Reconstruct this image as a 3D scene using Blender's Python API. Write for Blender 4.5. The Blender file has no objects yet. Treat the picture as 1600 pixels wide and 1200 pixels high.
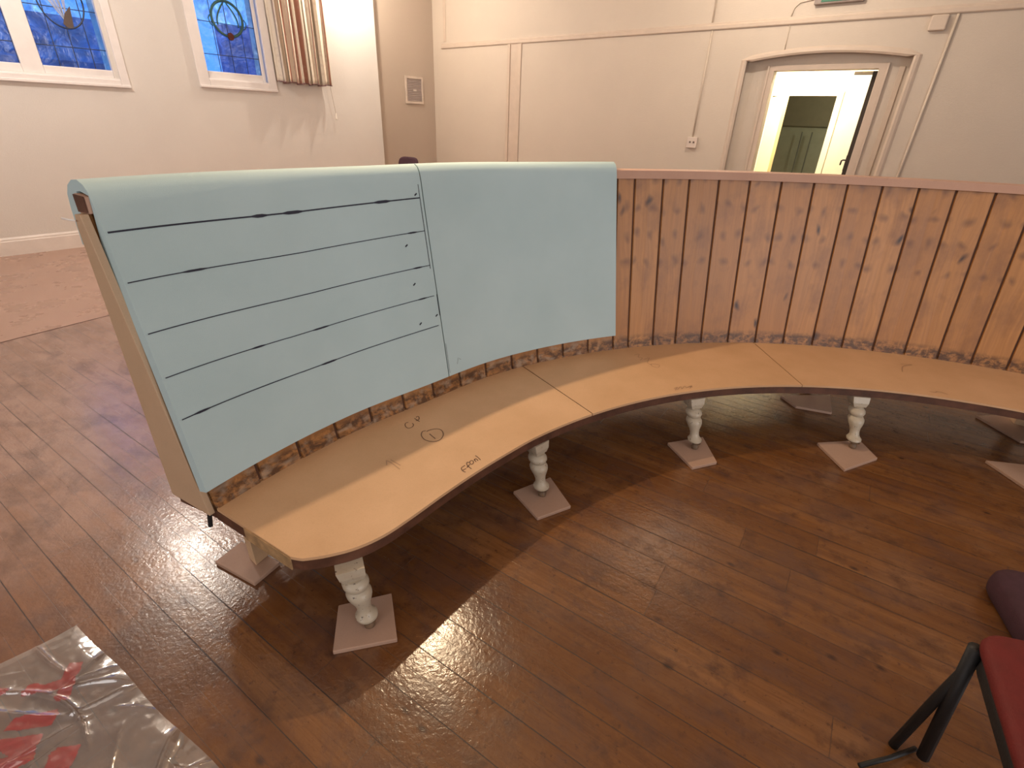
import bpy, bmesh, math, random
from mathutils import Vector, Matrix, noise
random.seed(4)
S = bpy.context.scene
COL = S.collection
R = math.radians

# ------------------------------------------------------------------ camera
cam = bpy.data.cameras.new('camera'); camo = bpy.data.objects.new('camera', cam); COL.objects.link(camo)
F = 785.6
cam.sensor_width = 36; cam.sensor_fit = 'HORIZONTAL'; cam.lens = F / 1600 * 36; cam.clip_start = .05
d = Vector((740.8 - 800, 2104.7 - 600, F)).normalized()          # straight down, in camera axes (x right, y down, z forward)
up_ = -d
Yw = (Vector((0, 0, 1)) - up_ * up_.z).normalized()
Xw = Yw.cross(up_)
M = Matrix((Xw, Yw, up_))                                          # world = M @ cam
cx, cy, cz = M.col[0], -M.col[1], -M.col[2]
m4 = Matrix((cx, cy, cz)).transposed().to_4x4(); m4.translation = Vector((0, 0, 1.6))
camo.matrix_world = m4
S.camera = camo

# ------------------------------------------------------------------ world, exposure
w = bpy.data.worlds.new('World'); S.world = w; w.use_nodes = True
bg = w.node_tree.nodes['Background']; bg.inputs[0].default_value = (.15, .37, .90, 1); bg.inputs[1].default_value = 1.65
S.view_settings.view_transform = 'Standard'; S.view_settings.look = 'None'
S.view_settings.exposure = .35; S.view_settings.gamma = 1; S.view_settings.use_curve_mapping = False
S.cycles.use_denoising = True
S.cycles.max_bounces = 8; S.cycles.sample_clamp_indirect = 6; S.cycles.caustics_reflective = False; S.cycles.caustics_refractive = False

# ------------------------------------------------------------------ room axes: u runs along the left wall, v towards it
A0 = R(52)
def W(u, v, z=0): return (u * math.cos(A0) - v * math.sin(A0), u * math.sin(A0) + v * math.cos(A0), z)
ROT = Matrix.Rotation(A0, 4, 'Z')

def lamp(name, kind, loc, energy, color, size=.1, rot=None, spot=None):
    l = bpy.data.lights.new(name, kind); o = bpy.data.objects.new(name, l); COL.objects.link(o)
    o.location = loc; l.energy = energy; l.color = color
    if kind == 'AREA':
        l.size = size
        if rot: o.rotation_euler = rot
    else: l.shadow_soft_size = size
    return o
WARM = (1, .70, .42)
lamp('hall_lamp', 'POINT', (-.62, 2.95, 2.5), 84, (1, .74, .47), .018)
lamp('far_lamp', 'POINT', W(6.5, 2.2, 3.7), 70, (1, .86, .70), .06)
lamp('window_side_lamp', 'POINT', W(1.31, 6.4, 3.75), 112, (1, .90, .80), .05)
lamp('wall_lamp', 'POINT', W(5.85, 7.68, 3.8), 120, (1, .87, .72), .035)
lamp('ceiling_fill', 'AREA', W(-2.0, -1.5, 4.15), 26, (1, .90, .80), 3.0)  # added overhead fill behind the camera, no known ceiling fitting
lamp('rear_fill', 'AREA', W(-5.0, 0.5, 2.0), 60, (.97, .97, 1), 2.8, (R(90), 0, A0 - R(78)))  # added fill panel facing the backrest, no window in that wall
lamp('side_fill', 'AREA', W(1.2, -5.4, 2.0), 105, (.97, .97, 1), 2.8, (R(90), 0, A0 - R(4)))  # added fill panel for the left foam and left wall, not a window
lamp('lobby_lamp', 'POINT', W(8.70, 2.2, 2.68), 150, (1, .92, .74), .1)

# ------------------------------------------------------------------ node helper
class NT:
    def __init__(s, name):
        s.m = bpy.data.materials.new(name); s.m.use_nodes = True; s.t = s.m.node_tree; s.t.nodes.clear()
        s.out = s.t.nodes.new('ShaderNodeOutputMaterial')
    def n(s, typ, **kw):
        nd = s.t.nodes.new(typ)
        for k, v in kw.items():
            if k.startswith('_'): setattr(nd, k[1:], v)
        return nd
    def link(s, a, b): s.t.links.new(a, b)
    def put(s, sock, v):
        if isinstance(v, (int, float)): sock.default_value = v
        elif isinstance(v, (tuple, list)):
            sock.default_value = tuple(v) + (1,) if len(v) == 3 and sock.type == 'RGBA' else tuple(v)
        else: s.link(v, sock)
    def math(s, op, a, b=0, c=None):
        nd = s.n('ShaderNodeMath', _operation=op); s.put(nd.inputs[0], a); s.put(nd.inputs[1], b)
        if c is not None: s.put(nd.inputs[2], c)
        return nd.outputs[0]
    def mix(s, f, a, b, mode='MIX'):
        nd = s.n('ShaderNodeMix', _data_type='RGBA', _blend_type=mode)
        s.put(nd.inputs[0], f); s.put(nd.inputs[6], a); s.put(nd.inputs[7], b); return nd.outputs[2]
    def noise(s, vec, scale, detail=3, rough=.55, dist=0):
        nd = s.n('ShaderNodeTexNoise'); s.put(nd.inputs['Vector'], vec); s.put(nd.inputs['Scale'], scale)
        nd.inputs['Detail'].default_value = detail; nd.inputs['Roughness'].default_value = rough
        nd.inputs['Distortion'].default_value = dist
        return nd.outputs['Fac']
    def ramp(s, f, lo, hi, a=0., b=1.):
        nd = s.n('ShaderNodeMapRange'); s.put(nd.inputs[0], f); nd.inputs[1].default_value = lo; nd.inputs[2].default_value = hi
        nd.inputs[3].default_value = a; nd.inputs[4].default_value = b; return nd.outputs[0]
    def sep(s, v):
        nd = s.n('ShaderNodeSeparateXYZ'); s.link(v, nd.inputs[0]); return nd.outputs
    def comb(s, x, y, z=0):
        nd = s.n('ShaderNodeCombineXYZ'); s.put(nd.inputs[0], x); s.put(nd.inputs[1], y); s.put(nd.inputs[2], z); return nd.outputs[0]
    def pos(s): return s.n('ShaderNodeTexCoord').outputs['Object']
    def uv(s): return s.n('ShaderNodeTexCoord').outputs['UV']
    def white(s, v):
        nd = s.n('ShaderNodeTexWhiteNoise', _noise_dimensions='1D'); s.put(nd.inputs['W'], v); return nd.outputs['Value']
    def bump(s, h, strength, dist=.01):
        nd = s.n('ShaderNodeBump'); s.put(nd.inputs['Height'], h); nd.inputs['Strength'].default_value = strength
        nd.inputs['Distance'].default_value = dist; return nd.outputs[0]
    def bsdf(s, col, rough=.6, bump=None, **kw):
        b = s.n('ShaderNodeBsdfPrincipled'); s.put(b.inputs['Base Color'], col); s.put(b.inputs['Roughness'], rough)
        if bump is not None: s.link(bump, b.inputs['Normal'])
        for k, v in kw.items(): s.put(b.inputs[k.replace('_', ' ')], v)
        s.link(b.outputs[0], s.out.inputs[0]); return b

def plain(name, col, rough=.6, var=.12, scale=8, bstr=.15, bscale=120, **kw):
    t = NT(name); p = t.pos(); f = t.noise(p, scale, 4)
    c = t.mix(t.ramp(f, .3, .7), tuple(x * (1 - var) for x in col), tuple(min(1, x * (1 + var)) for x in col))
    t.bsdf(c, rough, t.bump(t.noise(p, bscale, 3), bstr, .004), **kw); return t.m

MAT = {}
# painted woodchip walls
def wallmat(name, col):
    t = NT(name); p = t.pos()
    f = t.noise(p, 1.3, 5); f2 = t.noise(p, 130, 4, .7)
    c = t.mix(t.ramp(f, .3, .7), tuple(x * .95 for x in col), col)
    h = t.math('ADD', t.math('MULTIPLY', f2, .7), t.math('MULTIPLY', t.noise(p, 55, 3), .5))
    t.bsdf(c, .55, t.bump(h, .5, .008)); return t.m
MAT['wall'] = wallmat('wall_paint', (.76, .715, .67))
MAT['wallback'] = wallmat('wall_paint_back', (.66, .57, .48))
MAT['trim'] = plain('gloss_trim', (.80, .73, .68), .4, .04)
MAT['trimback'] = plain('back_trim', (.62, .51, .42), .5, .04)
MAT['winframe'] = plain('window_white', (.84, .79, .77), .35, .03)
MAT['lobby'] = plain('lobby_paint', (.80, .74, .58), .6, .02)
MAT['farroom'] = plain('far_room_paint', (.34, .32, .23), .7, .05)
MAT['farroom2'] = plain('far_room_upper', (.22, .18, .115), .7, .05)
MAT['ceiling'] = plain('ceiling_paint', (.75, .7, .64), .8, .03)
MAT['black'] = plain('black_metal', (.008, .007, .007), .6)
MAT['dark'] = plain('dark_edge', (.02, .012, .008), .6)

# old varnished floorboards
def floormat():
    t = NT('floorboards'); p = t.pos(); s = t.sep(p)
    a = R(147); ca, sa = math.cos(a), math.sin(a)
    x = t.math('ADD', t.math('MULTIPLY', s[0], ca), t.math('MULTIPLY', s[1], sa))
    y = t.math('ADD', t.math('MULTIPLY', s[0], -sa), t.math('MULTIPLY', s[1], ca))
    yb = t.math('DIVIDE', t.math('ADD', y, 20.008), .1425)
    row = t.math('FLOOR', yb); fy = t.math('FRACT', yb)
    rr = t.white(row)
    xb = t.math('DIVIDE', t.math('ADD', x, t.math('MULTIPLY', rr, 17.3)), 2.3)
    bid = t.math('ADD', t.math('MULTIPLY', row, 7.13), t.math('FLOOR', xb)); br = t.white(bid)
    fx = t.math('FRACT', xb)
    grain = t.noise(t.comb(t.math('MULTIPLY', x, 1.6), t.math('MULTIPLY', y, 28), t.math('MULTIPLY', br, 31)), 1, 5, .6, .6)
    fine = t.noise(t.comb(t.math('MULTIPLY', x, 6), t.math('MULTIPLY', y, 150), br), 1, 3)
    blot = t.noise(p, 2.2, 5, .6); blot2 = t.noise(p, 9, 5, .65)
    c = t.mix(t.ramp(br, 0, 1), (.165, .064, .019), (.245, .104, .034))
    c = t.mix(t.math('MULTIPLY', t.ramp(grain, .35, .75), .8), c, (.105, .038, .013))
    c = t.mix(t.math('MULTIPLY', t.ramp(fine, .5, .8), .35), c, (.06, .022, .009))
    c = t.mix(t.math('MULTIPLY', t.ramp(blot, .48, .75), .45), c, (.27, .15, .085))
    c = t.mix(t.math('MULTIPLY', t.ramp(blot2, .52, .70), .75), c, (.065, .026, .013))
    sp = t.noise(p, 34, 4, .7); c = t.mix(t.math('MULTIPLY', t.ramp(sp, .60, .68), .6), c, (.05, .022, .014))
    # small dark marks, knots and nail holes
    v = t.n('ShaderNodeTexVoronoi'); t.link(t.comb(t.math('MULTIPLY', x, 4.5), t.math('MULTIPLY', y, 8)), v.inputs['Vector']); v.inputs['Scale'].default_value = 1
    kn = t.ramp(v.outputs['Distance'], .03, .11, 1, 0)
    c = t.mix(t.math('MULTIPLY', kn, .8), c, (.025, .01, .008))
    # paler area by the windows: scuffed varnish plus reflected daylight put into the colour
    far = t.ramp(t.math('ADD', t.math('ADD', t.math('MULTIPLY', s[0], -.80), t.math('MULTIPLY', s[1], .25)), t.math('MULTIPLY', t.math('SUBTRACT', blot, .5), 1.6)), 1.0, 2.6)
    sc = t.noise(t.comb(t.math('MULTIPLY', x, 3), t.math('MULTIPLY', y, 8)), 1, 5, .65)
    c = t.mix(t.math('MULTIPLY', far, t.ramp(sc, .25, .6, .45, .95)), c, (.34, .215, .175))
    dirt = t.noise(t.comb(t.math('MULTIPLY', x, 3.5), t.math('MULTIPLY', y, 6)), 1, 6, .68, .5)
    c = t.mix(t.math('MULTIPLY', t.ramp(dirt, .47, .68), .62), c, (.10, .052, .040))
    gy = t.math('MINIMUM', fy, t.math('SUBTRACT', 1, fy))
    gw = t.noise(t.comb(t.math('MULTIPLY', x, 1.2), row), 1, 2)
    gap = t.math('MULTIPLY', t.math('LESS_THAN', t.math('SUBTRACT', gy, t.math('MULTIPLY', t.ramp(gw, .45, .7), .017)), .007), t.ramp(gw, .36, .5, .35, 1))
    half = t.math('LESS_THAN', t.math('ABSOLUTE', t.math('SUBTRACT', fy, t.math('ADD', .47, t.math('MULTIPLY', rr, .06)))), .008)
    hw = t.noise(t.comb(t.math('MULTIPLY', x, 1.7), row, 4), 1, 2)
    gap = t.math('MAXIMUM', gap, t.math('MULTIPLY', half, t.ramp(hw, .42, .62, .05, .6)))
    gx = t.math('MINIMUM', fx, t.math('SUBTRACT', 1, fx)); gapx = t.math('MULTIPLY', t.math('LESS_THAN', gx, .0007), .5)
    g = t.math('MULTIPLY', t.math('MAXIMUM', gap, gapx), .85)
    c = t.mix(g, c, (.018, .008, .005))
    cup = t.math('POWER', t.math('MULTIPLY', t.math('ABSOLUTE', t.math('SUBTRACT', fy, .5)), 2), 6)
    hf = t.noise(p, 62, 3, .55, .4)
    h = t.math('ADD', t.math('MULTIPLY', hf, .55), t.math('MULTIPLY', grain, .25))
    h = t.math('SUBTRACT', h, t.math('MULTIPLY', g, .7))
    rough = t.math('ADD', t.ramp(blot2, .3, .8, .13, .30), t.math('MULTIPLY', g, .4))
    t.bsdf(c, rough, t.bump(h, .42, .0038), Specular_IOR_Level=.62); return t.m
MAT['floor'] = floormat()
def floor2():
    t = NT('floor_border'); p = t.pos(); f = t.noise(p, 3, 6, .6); f2 = t.noise(p, 45, 3)
    c = t.mix(t.ramp(f, .3, .7), (.36, .215, .160), (.43, .275, .215))
    t.bsdf(c, t.ramp(f, .3, .7, .2, .4), t.bump(f2, .15, .004)); return t.m
MAT['floor2'] = floor2()

def boardmat(name, a, b, spots=.5, rough=.6):
    t = NT(name); p = t.pos(); f = t.noise(p, 4, 4); g = t.noise(p, 240, 3, .7)
    c = t.mix(t.ramp(f, .3, .7), a, b)
    c = t.mix(t.math('MULTIPLY', t.ramp(g, .5, .8), .25), c, tuple(x * .6 for x in a))
    t.bsdf(c, rough, t.bump(g, .12, .002)); return t.m
MAT['mdf'] = boardmat('mdf_board', (.60, .36, .19), (.68, .42, .235))
MAT['mdfpad'] = boardmat('mdf_offcut', (.42, .262, .185), (.48, .31, .225))
MAT['capmdf'] = boardmat('mdf_strip', (.52, .31, .22), (.58, .36, .26))
MAT['plypanel'] = boardmat('ply_panel', (.50, .34, .21), (.56, .39, .25))
MAT['ink'] = plain('pen_ink', (.01, .012, .03), .5)
MAT['pencil'] = plain('pencil_mark', (.17, .09, .05), .7)
MAT['pencilfaint'] = plain('pencil_faint', (.44, .26, .15), .7)

def pine():
    t = NT('stained_pine'); u = t.uv(); s = t.sep(u)
    at = t.n('ShaderNodeAttribute', _attribute_name='pid'); pid = at.outputs['Fac']; br = t.white(pid)
    x, z = s[0], s[1]
    warp = t.noise(t.comb(t.math('MULTIPLY', x, 4), t.math('MULTIPLY', z, 1.5), pid), 1, 3)
    grain = t.noise(t.comb(t.math('ADD', t.math('MULTIPLY', x, 60), t.math('MULTIPLY', warp, 7)), t.math('MULTIPLY', z, 2.2), pid), 1, 4, .6)
    c = t.mix(br, (.42, .185, .053), (.52, .245, .078))
    c = t.mix(t.math('MULTIPLY', t.ramp(grain, .35, .8), .7), c, (.30, .13, .042))
    bl = t.noise(t.comb(t.math('MULTIPLY', x, 6), t.math('MULTIPLY', z, 4), pid), 1, 5, .6)
    c = t.mix(t.math('MULTIPLY', t.ramp(bl, .48, .72), .6), c, (.20, .085, .04))
    # rows of faint dark blotches where old buttons pressed
    wx = t.noise(t.comb(t.math('MULTIPLY', x, 5), t.math('MULTIPLY', z, 5), 2), 1, 2)
    x = t.math('ADD', x, t.math('MULTIPLY', t.math('SUBTRACT', wx, .5), .16)); wz = t.noise(t.comb(t.math('MULTIPLY', x, 4), t.math('MULTIPLY', z, 4), 9), 1, 2)
    z2 = t.math('ADD', z, t.math('MULTIPLY', t.math('SUBTRACT', wz, .5), .14))
    vx = t.math('SUBTRACT', t.math('FRACT', t.math('DIVIDE', x, .105)), .5); zz = t.math('SUBTRACT', t.math('FRACT', t.math('DIVIDE', t.math('ADD', z2, .03), .155)), .5)
    dd = t.math('SQRT', t.math('ADD', t.math('POWER', t.math('MULTIPLY', vx, 1.0), 2), t.math('POWER', t.math('MULTIPLY', zz, 1.3), 2)))
    c = t.mix(t.math('MULTIPLY', t.ramp(dd, .05, .30, .6, 0), t.ramp(z, .35, .42)), c, (.13, .055, .026))
    v = t.n('ShaderNodeTexVoronoi'); t.link(t.comb(t.math('MULTIPLY', x, 6.5), t.math('MULTIPLY', z, 3.6), pid), v.inputs['Vector']); v.inputs['Scale'].default_value = 1
    c = t.mix(t.ramp(v.outputs['Distance'], .04, .15, .95, 0), c, (.04, .015, .008))
    # grimy glue line low down
    gl = t.noise(t.comb(t.math('MULTIPLY', x, 22), t.math('MULTIPLY', z, 30)), 1, 5, .7)
    band = t.math('MULTIPLY', t.ramp(z, .05, .085, 1, 0), t.ramp(gl, .38, .56))
    c = t.mix(t.math('MULTIPLY', band, .85), c, (.05, .022, .012))
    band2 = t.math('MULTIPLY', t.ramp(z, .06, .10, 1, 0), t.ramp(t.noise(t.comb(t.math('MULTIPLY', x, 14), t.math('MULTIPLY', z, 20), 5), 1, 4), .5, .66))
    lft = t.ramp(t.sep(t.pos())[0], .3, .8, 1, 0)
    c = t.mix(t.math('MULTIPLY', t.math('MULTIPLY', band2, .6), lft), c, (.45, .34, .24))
    t.bsdf(c, .42, t.bump(grain, .15, .003)); return t.m
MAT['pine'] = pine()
MAT['darkwood'] = plain('dark_frame_wood', (.10, .040, .022), .5, .35, 14)
MAT['rawwood'] = plain('raw_softwood', (.62, .42, .25), .6, .12, 9)
def foam():
    t = NT('upholstery_foam'); p = t.pos(); f = t.noise(p, 3, 3); g = t.noise(p, 420, 2, .7)
    c = t.mix(t.ramp(f, .3, .7), (.44, .585, .61), (.48, .625, .65))
    t.bsdf(c, .85, t.bump(g, .35, .002)); return t.m
MAT['foam'] = foam()
def legpaint():
    t = NT('chipped_cream_paint'); p = t.pos(); f = t.noise(p, 60, 5, .7)
    c = t.mix(t.ramp(f, .62, .66), (.48, .41, .31), (.09, .055, .04))
    c = t.mix(t.math('MULTIPLY', t.ramp(t.noise(p, 25, 4), .5, .7), .35), c, (.40, .30, .2))
    t.bsdf(c, .38, t.bump(f, .3, .003)); return t.m
MAT['leg'] = legpaint()
MAT['castor'] = plain('castor_metal', (.16, .10, .06), .4, .3, 40)

# ------------------------------------------------------------------ mesh helpers
def tag(o, label=None, cat=None, group=None, kind=None):
    if label: o['label'] = label
    if cat: o['category'] = cat
    if group: o['group'] = group
    if kind: o['kind'] = kind
    return o
def mk(name, verts, faces, mats, parent=None, fm=None, smooth=False, uvs=None, pid=None):
    me = bpy.data.meshes.new(name); me.from_pydata([tuple(v) for v in verts], [], faces)
    for m in (mats if isinstance(mats, (list, tuple)) else [mats]): me.materials.append(m)
    if fm:
        for p, i in zip(me.polygons, fm): p.material_index = i
    if uvs:
        l = me.uv_layers.new(name='UVMap')
        for lp in me.loops: l.data[lp.index].uv = uvs[lp.vertex_index]
    if pid:
        a = me.attributes.new('pid', 'FLOAT', 'FACE')
        for i, v in enumerate(pid): a.data[i].value = v
    if smooth:
        for p in me.polygons: p.use_smooth = True
    me.update()
    bm = bmesh.new(); bm.from_mesh(me); bmesh.ops.recalc_face_normals(bm, faces=bm.faces); bm.to_mesh(me); bm.free()
    o = bpy.data.objects.new(name, me); COL.objects.link(o)
    if parent is not None:
        o.parent = parent; o.matrix_parent_inverse = parent.matrix_world.inverted() if parent.type != 'EMPTY' else Matrix.Translation(-parent.location)
    return o
class MB:
    """collects shapes for one mesh object, world coordinates"""
    def __init__(s): s.v = []; s.f = []; s.m = []
    def add(s, vs, fs, mi=0):
        b = len(s.v); s.v += [tuple(x) for x in vs]; s.f += [tuple(i + b for i in f) for f in fs]; s.m += [mi] * len(fs); return s
    def hexa(s, p, mi=0):       # 8 points: bottom 4, top 4
        return s.add(p, [(0, 1, 2, 3), (7, 6, 5, 4), (0, 4, 5, 1), (1, 5, 6, 2), (2, 6, 7, 3), (3, 7, 4, 0)], mi)
    def box(s, a, b, T=None, mi=0):
        (x0, y0, z0), (x1, y1, z1) = a, b
        p = [(x0, y0, z0), (x1, y0, z0), (x1, y1, z0), (x0, y1, z0), (x0, y0, z1), (x1, y0, z1), (x1, y1, z1), (x0, y1, z1)]
        if T: p = [T(*q) for q in p]
        return s.hexa(p, mi)
    def prism(s, poly, z0, z1, mi=0, T=None):
        n = len(poly); p = [(x, y, z0) for x, y in poly] + [(x, y, z1) for x, y in poly]
        if T: p = [T(*q) for q in p]
        return s.add(p, [tuple(range(n))[::-1], tuple(range(n, 2 * n))] + [(i, (i + 1) % n, n + (i + 1) % n, n + i) for i in range(n)], mi)
    def tube(s, pts, r, n=8, mi=0, caps=True):
        pts = [Vector(p) for p in pts]; rs = r if isinstance(r, (list, tuple)) else [r] * len(pts); b = len(s.v); N = None
        for i, p in enumerate(pts):
            t = (pts[min(i + 1, len(pts) - 1)] - pts[max(i - 1, 0)]).normalized()
            if N is None: N = t.orthogonal().normalized()
            N = (N - t * N.dot(t)).normalized(); B = t.cross(N)
            for k in range(n):
                a = 2 * math.pi * k / n; s.v.append(tuple(p + (N * math.cos(a) + B * math.sin(a)) * rs[i]))
        for i in range(len(pts) - 1):
            for k in range(n):
                k2 = (k + 1) % n; s.f.append((b + i * n + k, b + i * n + k2, b + (i + 1) * n + k2, b + (i + 1) * n + k)); s.m.append(mi)
        if caps:
            s.f.append(tuple(b + k for k in range(n))[::-1]); s.f.append(tuple(b + (len(pts) - 1) * n + k for k in range(n))); s.m += [mi, mi]
        return s
    def lathe(s, prof, x, y, n=28, mi=0, z0=0):
        b = len(s.v)
        for r, z in prof:
            for k in range(n):
                a = 2 * math.pi * k / n; s.v.append((x + r * math.cos(a), y + r * math.sin(a), z + z0))
        for i in range(len(prof) - 1):
            for k in range(n):
                k2 = (k + 1) % n; s.f.append((b + i * n + k, b + i * n + k2, b + (i + 1) * n + k2, b + (i + 1) * n + k)); s.m.append(mi)
        s.f.append(tuple(b + k for k in range(n))[::-1]); s.f.append(tuple(b + (len(prof) - 1) * n + k for k in range(n))); s.m += [mi, mi]
        return s
    def ribbon(s, pts, wid, lift, mi=0, nrm=Vector((0, 0, 1))):
        """thin ink stroke lying on a surface"""
        pts = [Vector(p) for p in pts]; b = len(s.v)
        for i, p in enumerate(pts):
            t = (pts[min(i + 1, len(pts) - 1)] - pts[max(i - 1, 0)]).normalized()
            nn = nrm(p) if callable(nrm) else nrm; sd = t.cross(nn).normalized()
            ww = wid(i / max(1, len(pts) - 1)) if callable(wid) else wid
            s.v += [tuple(p + sd * ww / 2 + nn * lift), tuple(p - sd * ww / 2 + nn * lift)]
        for i in range(len(pts) - 1):
            s.f.append((b + 2 * i, b + 2 * i + 1, b + 2 * i + 3, b + 2 * i + 2)); s.m.append(mi)
        return s
    def build(s, name, mats, parent=None, smooth=False, bevel=0, seg=2, auto=None):
        o = mk(name, s.v, s.f, mats, parent, s.m, smooth)
        if auto:
            bm = bmesh.new(); bm.from_mesh(o.data)
            for e in bm.edges:
                if len(e.link_faces) == 2 and e.calc_face_angle(0) > R(auto): e.smooth = False
            for f in bm.faces: f.smooth = True
            bm.to_mesh(o.data); bm.free()
        if bevel:
            m = o.modifiers.new('bevel', 'BEVEL'); m.width = bevel; m.segments = seg; m.limit_method = 'ANGLE'; m.angle_limit = R(40)
        return o
def empty(name, loc, label=None, cat=None, group=None, kind=None):
    o = bpy.data.objects.new(name, None); o.location = loc; o.empty_display_size = .1; COL.objects.link(o); return tag(o, label, cat, group, kind)
def struct(o): return tag(o, kind='structure')
def smoothpoly(pts, n=6):
    """Catmull-Rom"""
    P = [Vector(p) for p in pts]; out = []
    for i in range(len(P) - 1):
        a = P[max(i - 1, 0)]; b = P[i]; c = P[i + 1]; e = P[min(i + 2, len(P) - 1)]
        for k in range(n):
            t = k / n; out.append(.5 * ((2 * b) + (c - a) * t + (2 * a - 5 * b + 4 * c - e) * t * t + (3 * b - a - 3 * c + e) * t ** 3))
    out.append(P[-1]); return out

# ================================================================== SETTING
LV = 8.27      # left wall distance
AV = 8.60      # recessed part of left wall
BU = 8.10      # back wall distance
CE = 4.25
# floor: boards, and a smoother border beyond a straight joint near the windows
def jl(u): return 5.12 + (u - .314) * .165
g = MB()
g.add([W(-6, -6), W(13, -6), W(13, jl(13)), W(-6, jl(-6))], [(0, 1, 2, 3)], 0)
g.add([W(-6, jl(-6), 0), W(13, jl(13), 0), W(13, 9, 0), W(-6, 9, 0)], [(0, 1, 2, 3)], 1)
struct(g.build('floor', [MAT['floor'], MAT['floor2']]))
g = MB(); g.hexa([W(-6, jl(-6) - .006, 0), W(8.1, jl(8.1) - .006, 0), W(8.1, jl(8.1) + .006, 0), W(-6, jl(-6) + .006, 0)] + [W(-6, jl(-6) - .003, .003), W(8.1, jl(8.1) - .003, .003), W(8.1, jl(8.1) + .003, .003), W(-6, jl(-6) + .003, .003)])
struct(g.build('trim_1', MAT['darkwood']))
g = MB(); g.box((-6, -6, CE), (12.6, 9, CE + .1), W); struct(g.build('ceiling', MAT['ceiling']))
g = MB(); g.box((-6, -6.1, 0), (8.1, -6, CE), W); struct(g.build('wall_right', MAT['wall']))
g = MB(); g.box((-6.1, -6, 0), (-6, 8.27, CE), W); struct(g.build('wall_front', MAT['wall']))

# left wall with two window openings
wins = [(.30, 2.50, 1.90, 3.75), (3.56, 4.46, 1.96, 3.75)]         # u0,u1,z0,z1 of each opening
us = [-6, .30, 2.50, 3.56, 4.46, 6.47]
g = MB()
for i in range(5):
    a, b = us[i], us[i + 1]
    if i in (1, 3):
        z0, z1 = wins[0 if i == 1 else 1][2:]
        g.box((a, LV, 0), (b, LV + .25, z0), W); g.box((a, LV, z1), (b, LV + .25, CE), W)
    else: g.box((a, LV, 0), (b, LV + (.25 if i < 4 else .33), CE), W)
struct(g.build('wall_left', MAT['wall']))
g = MB(); g.box((6.47 - .05, AV, 0), (BU + .3, AV + .1, CE), W); struct(g.build('wall_left_recess', wallmat('wall_shade_recess', (.50, .41, .335))))  # darker colour carries the shade of the recess behind the corner
# tall skirting on the left wall
g = MB(); g.prism([(LV, 0), (LV - .022, 0), (LV - .022, .155), (LV - .016, .165), (LV - .016, .18), (LV - .006, .196), (LV, .2)], -6, 6.47, T=lambda v, z, u: W(u, v, z))
struct(g.build('baseboard_left', MAT['trim']))

# back wall with arched niche
NV0, NV1 = .713, 2.605
def arch(v): return 2.51 - .085 * ((v - 1.66) / .95) ** 2
DV0, DV1, DZ = 1.06, 2.235, 2.31
ND = .13
g = MB()
g.box((BU, -6, 0), (BU + .25, NV0, CE), W); g.box((BU, NV1, 0), (BU + .25, 9, CE), W)
n = 24
cols = sorted([NV0 + (NV1 - NV0) * i / n for i in range(n + 1)] + [DV0, DV1])
for a, b in zip(cols, cols[1:]):
    g.hexa([W(BU, a, arch(a)), W(BU + .25, a, arch(a)), W(BU + .25, b, arch(b)), W(BU, b, arch(b)), W(BU, a, CE), W(BU + .25, a, CE), W(BU + .25, b, CE), W(BU, b, CE)])
    # niche back above the doorway
    if True:
        zz = DZ if (a >= DV0 - .001 and b <= DV1 + .001) else 0
        g.hexa([W(BU + ND, a, zz), W(BU + .2499, a, zz), W(BU + .2499, b, zz), W(BU + ND, b, zz), W(BU + ND, a, arch(a)), W(BU + .2499, a, arch(a)), W(BU + .2499, b, arch(b)), W(BU + ND, b, arch(b))])
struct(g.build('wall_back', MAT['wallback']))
# moulding round the arch
g = MB(); path = [(NV1, .0)] + [(NV1, z) for z in (1, 2.0, arch(NV1))] + [(NV1 + (NV0 - NV1) * i / 20, arch(NV1 + (NV0 - NV1) * i / 20)) for i in range(1, 21)] + [(NV0, 1.5), (NV0, 0)]
prof = [(-.03, .0), (-.03, -.014), (-.008, -.026), (.022, -.02), (.045, -.004), (.045, .0)]
P = [Vector((v, z)) for v, z in path]; b0 = 0; vs = []; fs = []
for i, p in enumerate(P):
    t = (P[min(i + 1, len(P) - 1)] - P[max(i - 1, 0)]).normalized(); nn = Vector((-t.y, t.x))
    if nn.dot(Vector((1.66, 1.2)) - p) > 0: nn = -nn        # outward
    for a, h in prof: q = p + nn * a; vs.append(W(BU + h, q.x, q.y))
k = len(prof)
for i in range(len(P) - 1):
    for j in range(k - 1): fs.append((i * k + j, i * k + j + 1, (i + 1) * k + j + 1, (i + 1) * k + j))
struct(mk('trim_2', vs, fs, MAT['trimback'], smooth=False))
# door casing inside the niche
g = MB(); u0 = BU + ND
for (v0, v1, h) in ((DV1, DV1 + .085, .03), (DV0 - .1, DV0, .03)):
    g.box((u0 - h, v0, 0), (u0, v1, DZ + .06), W)
    g.box((u0 - h - .012, (v0 if v0 < 1.5 else v1 - .025), 0), (u0 - h, (v0 + .025 if v0 < 1.5 else v1), DZ + .06), W)
g.box((u0 - .0301, DV0 - .1, DZ), (u0, DV1 + .085, DZ + .06), W)
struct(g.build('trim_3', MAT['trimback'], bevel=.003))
# inner reveal strip (stone jamb line) on the right side of the niche
g = MB(); g.box((BU + ND - .02, .80, 0), (BU + ND, .855, 2.33), W); struct(g.build('trim_4', MAT['trimback'], bevel=.004))
# picture rail
g = MB(); g.prism([(BU, 2.79), (BU - .018, 2.79), (BU - .026, 2.80), (BU - .026, 2.835), (BU - .014, 2.85), (BU - .012, 2.868), (BU, 2.872)], -6, 8.36, T=lambda u, z, v: W(u, v, z))
struct(g.build('trim_5', MAT['trimback']))
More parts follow.
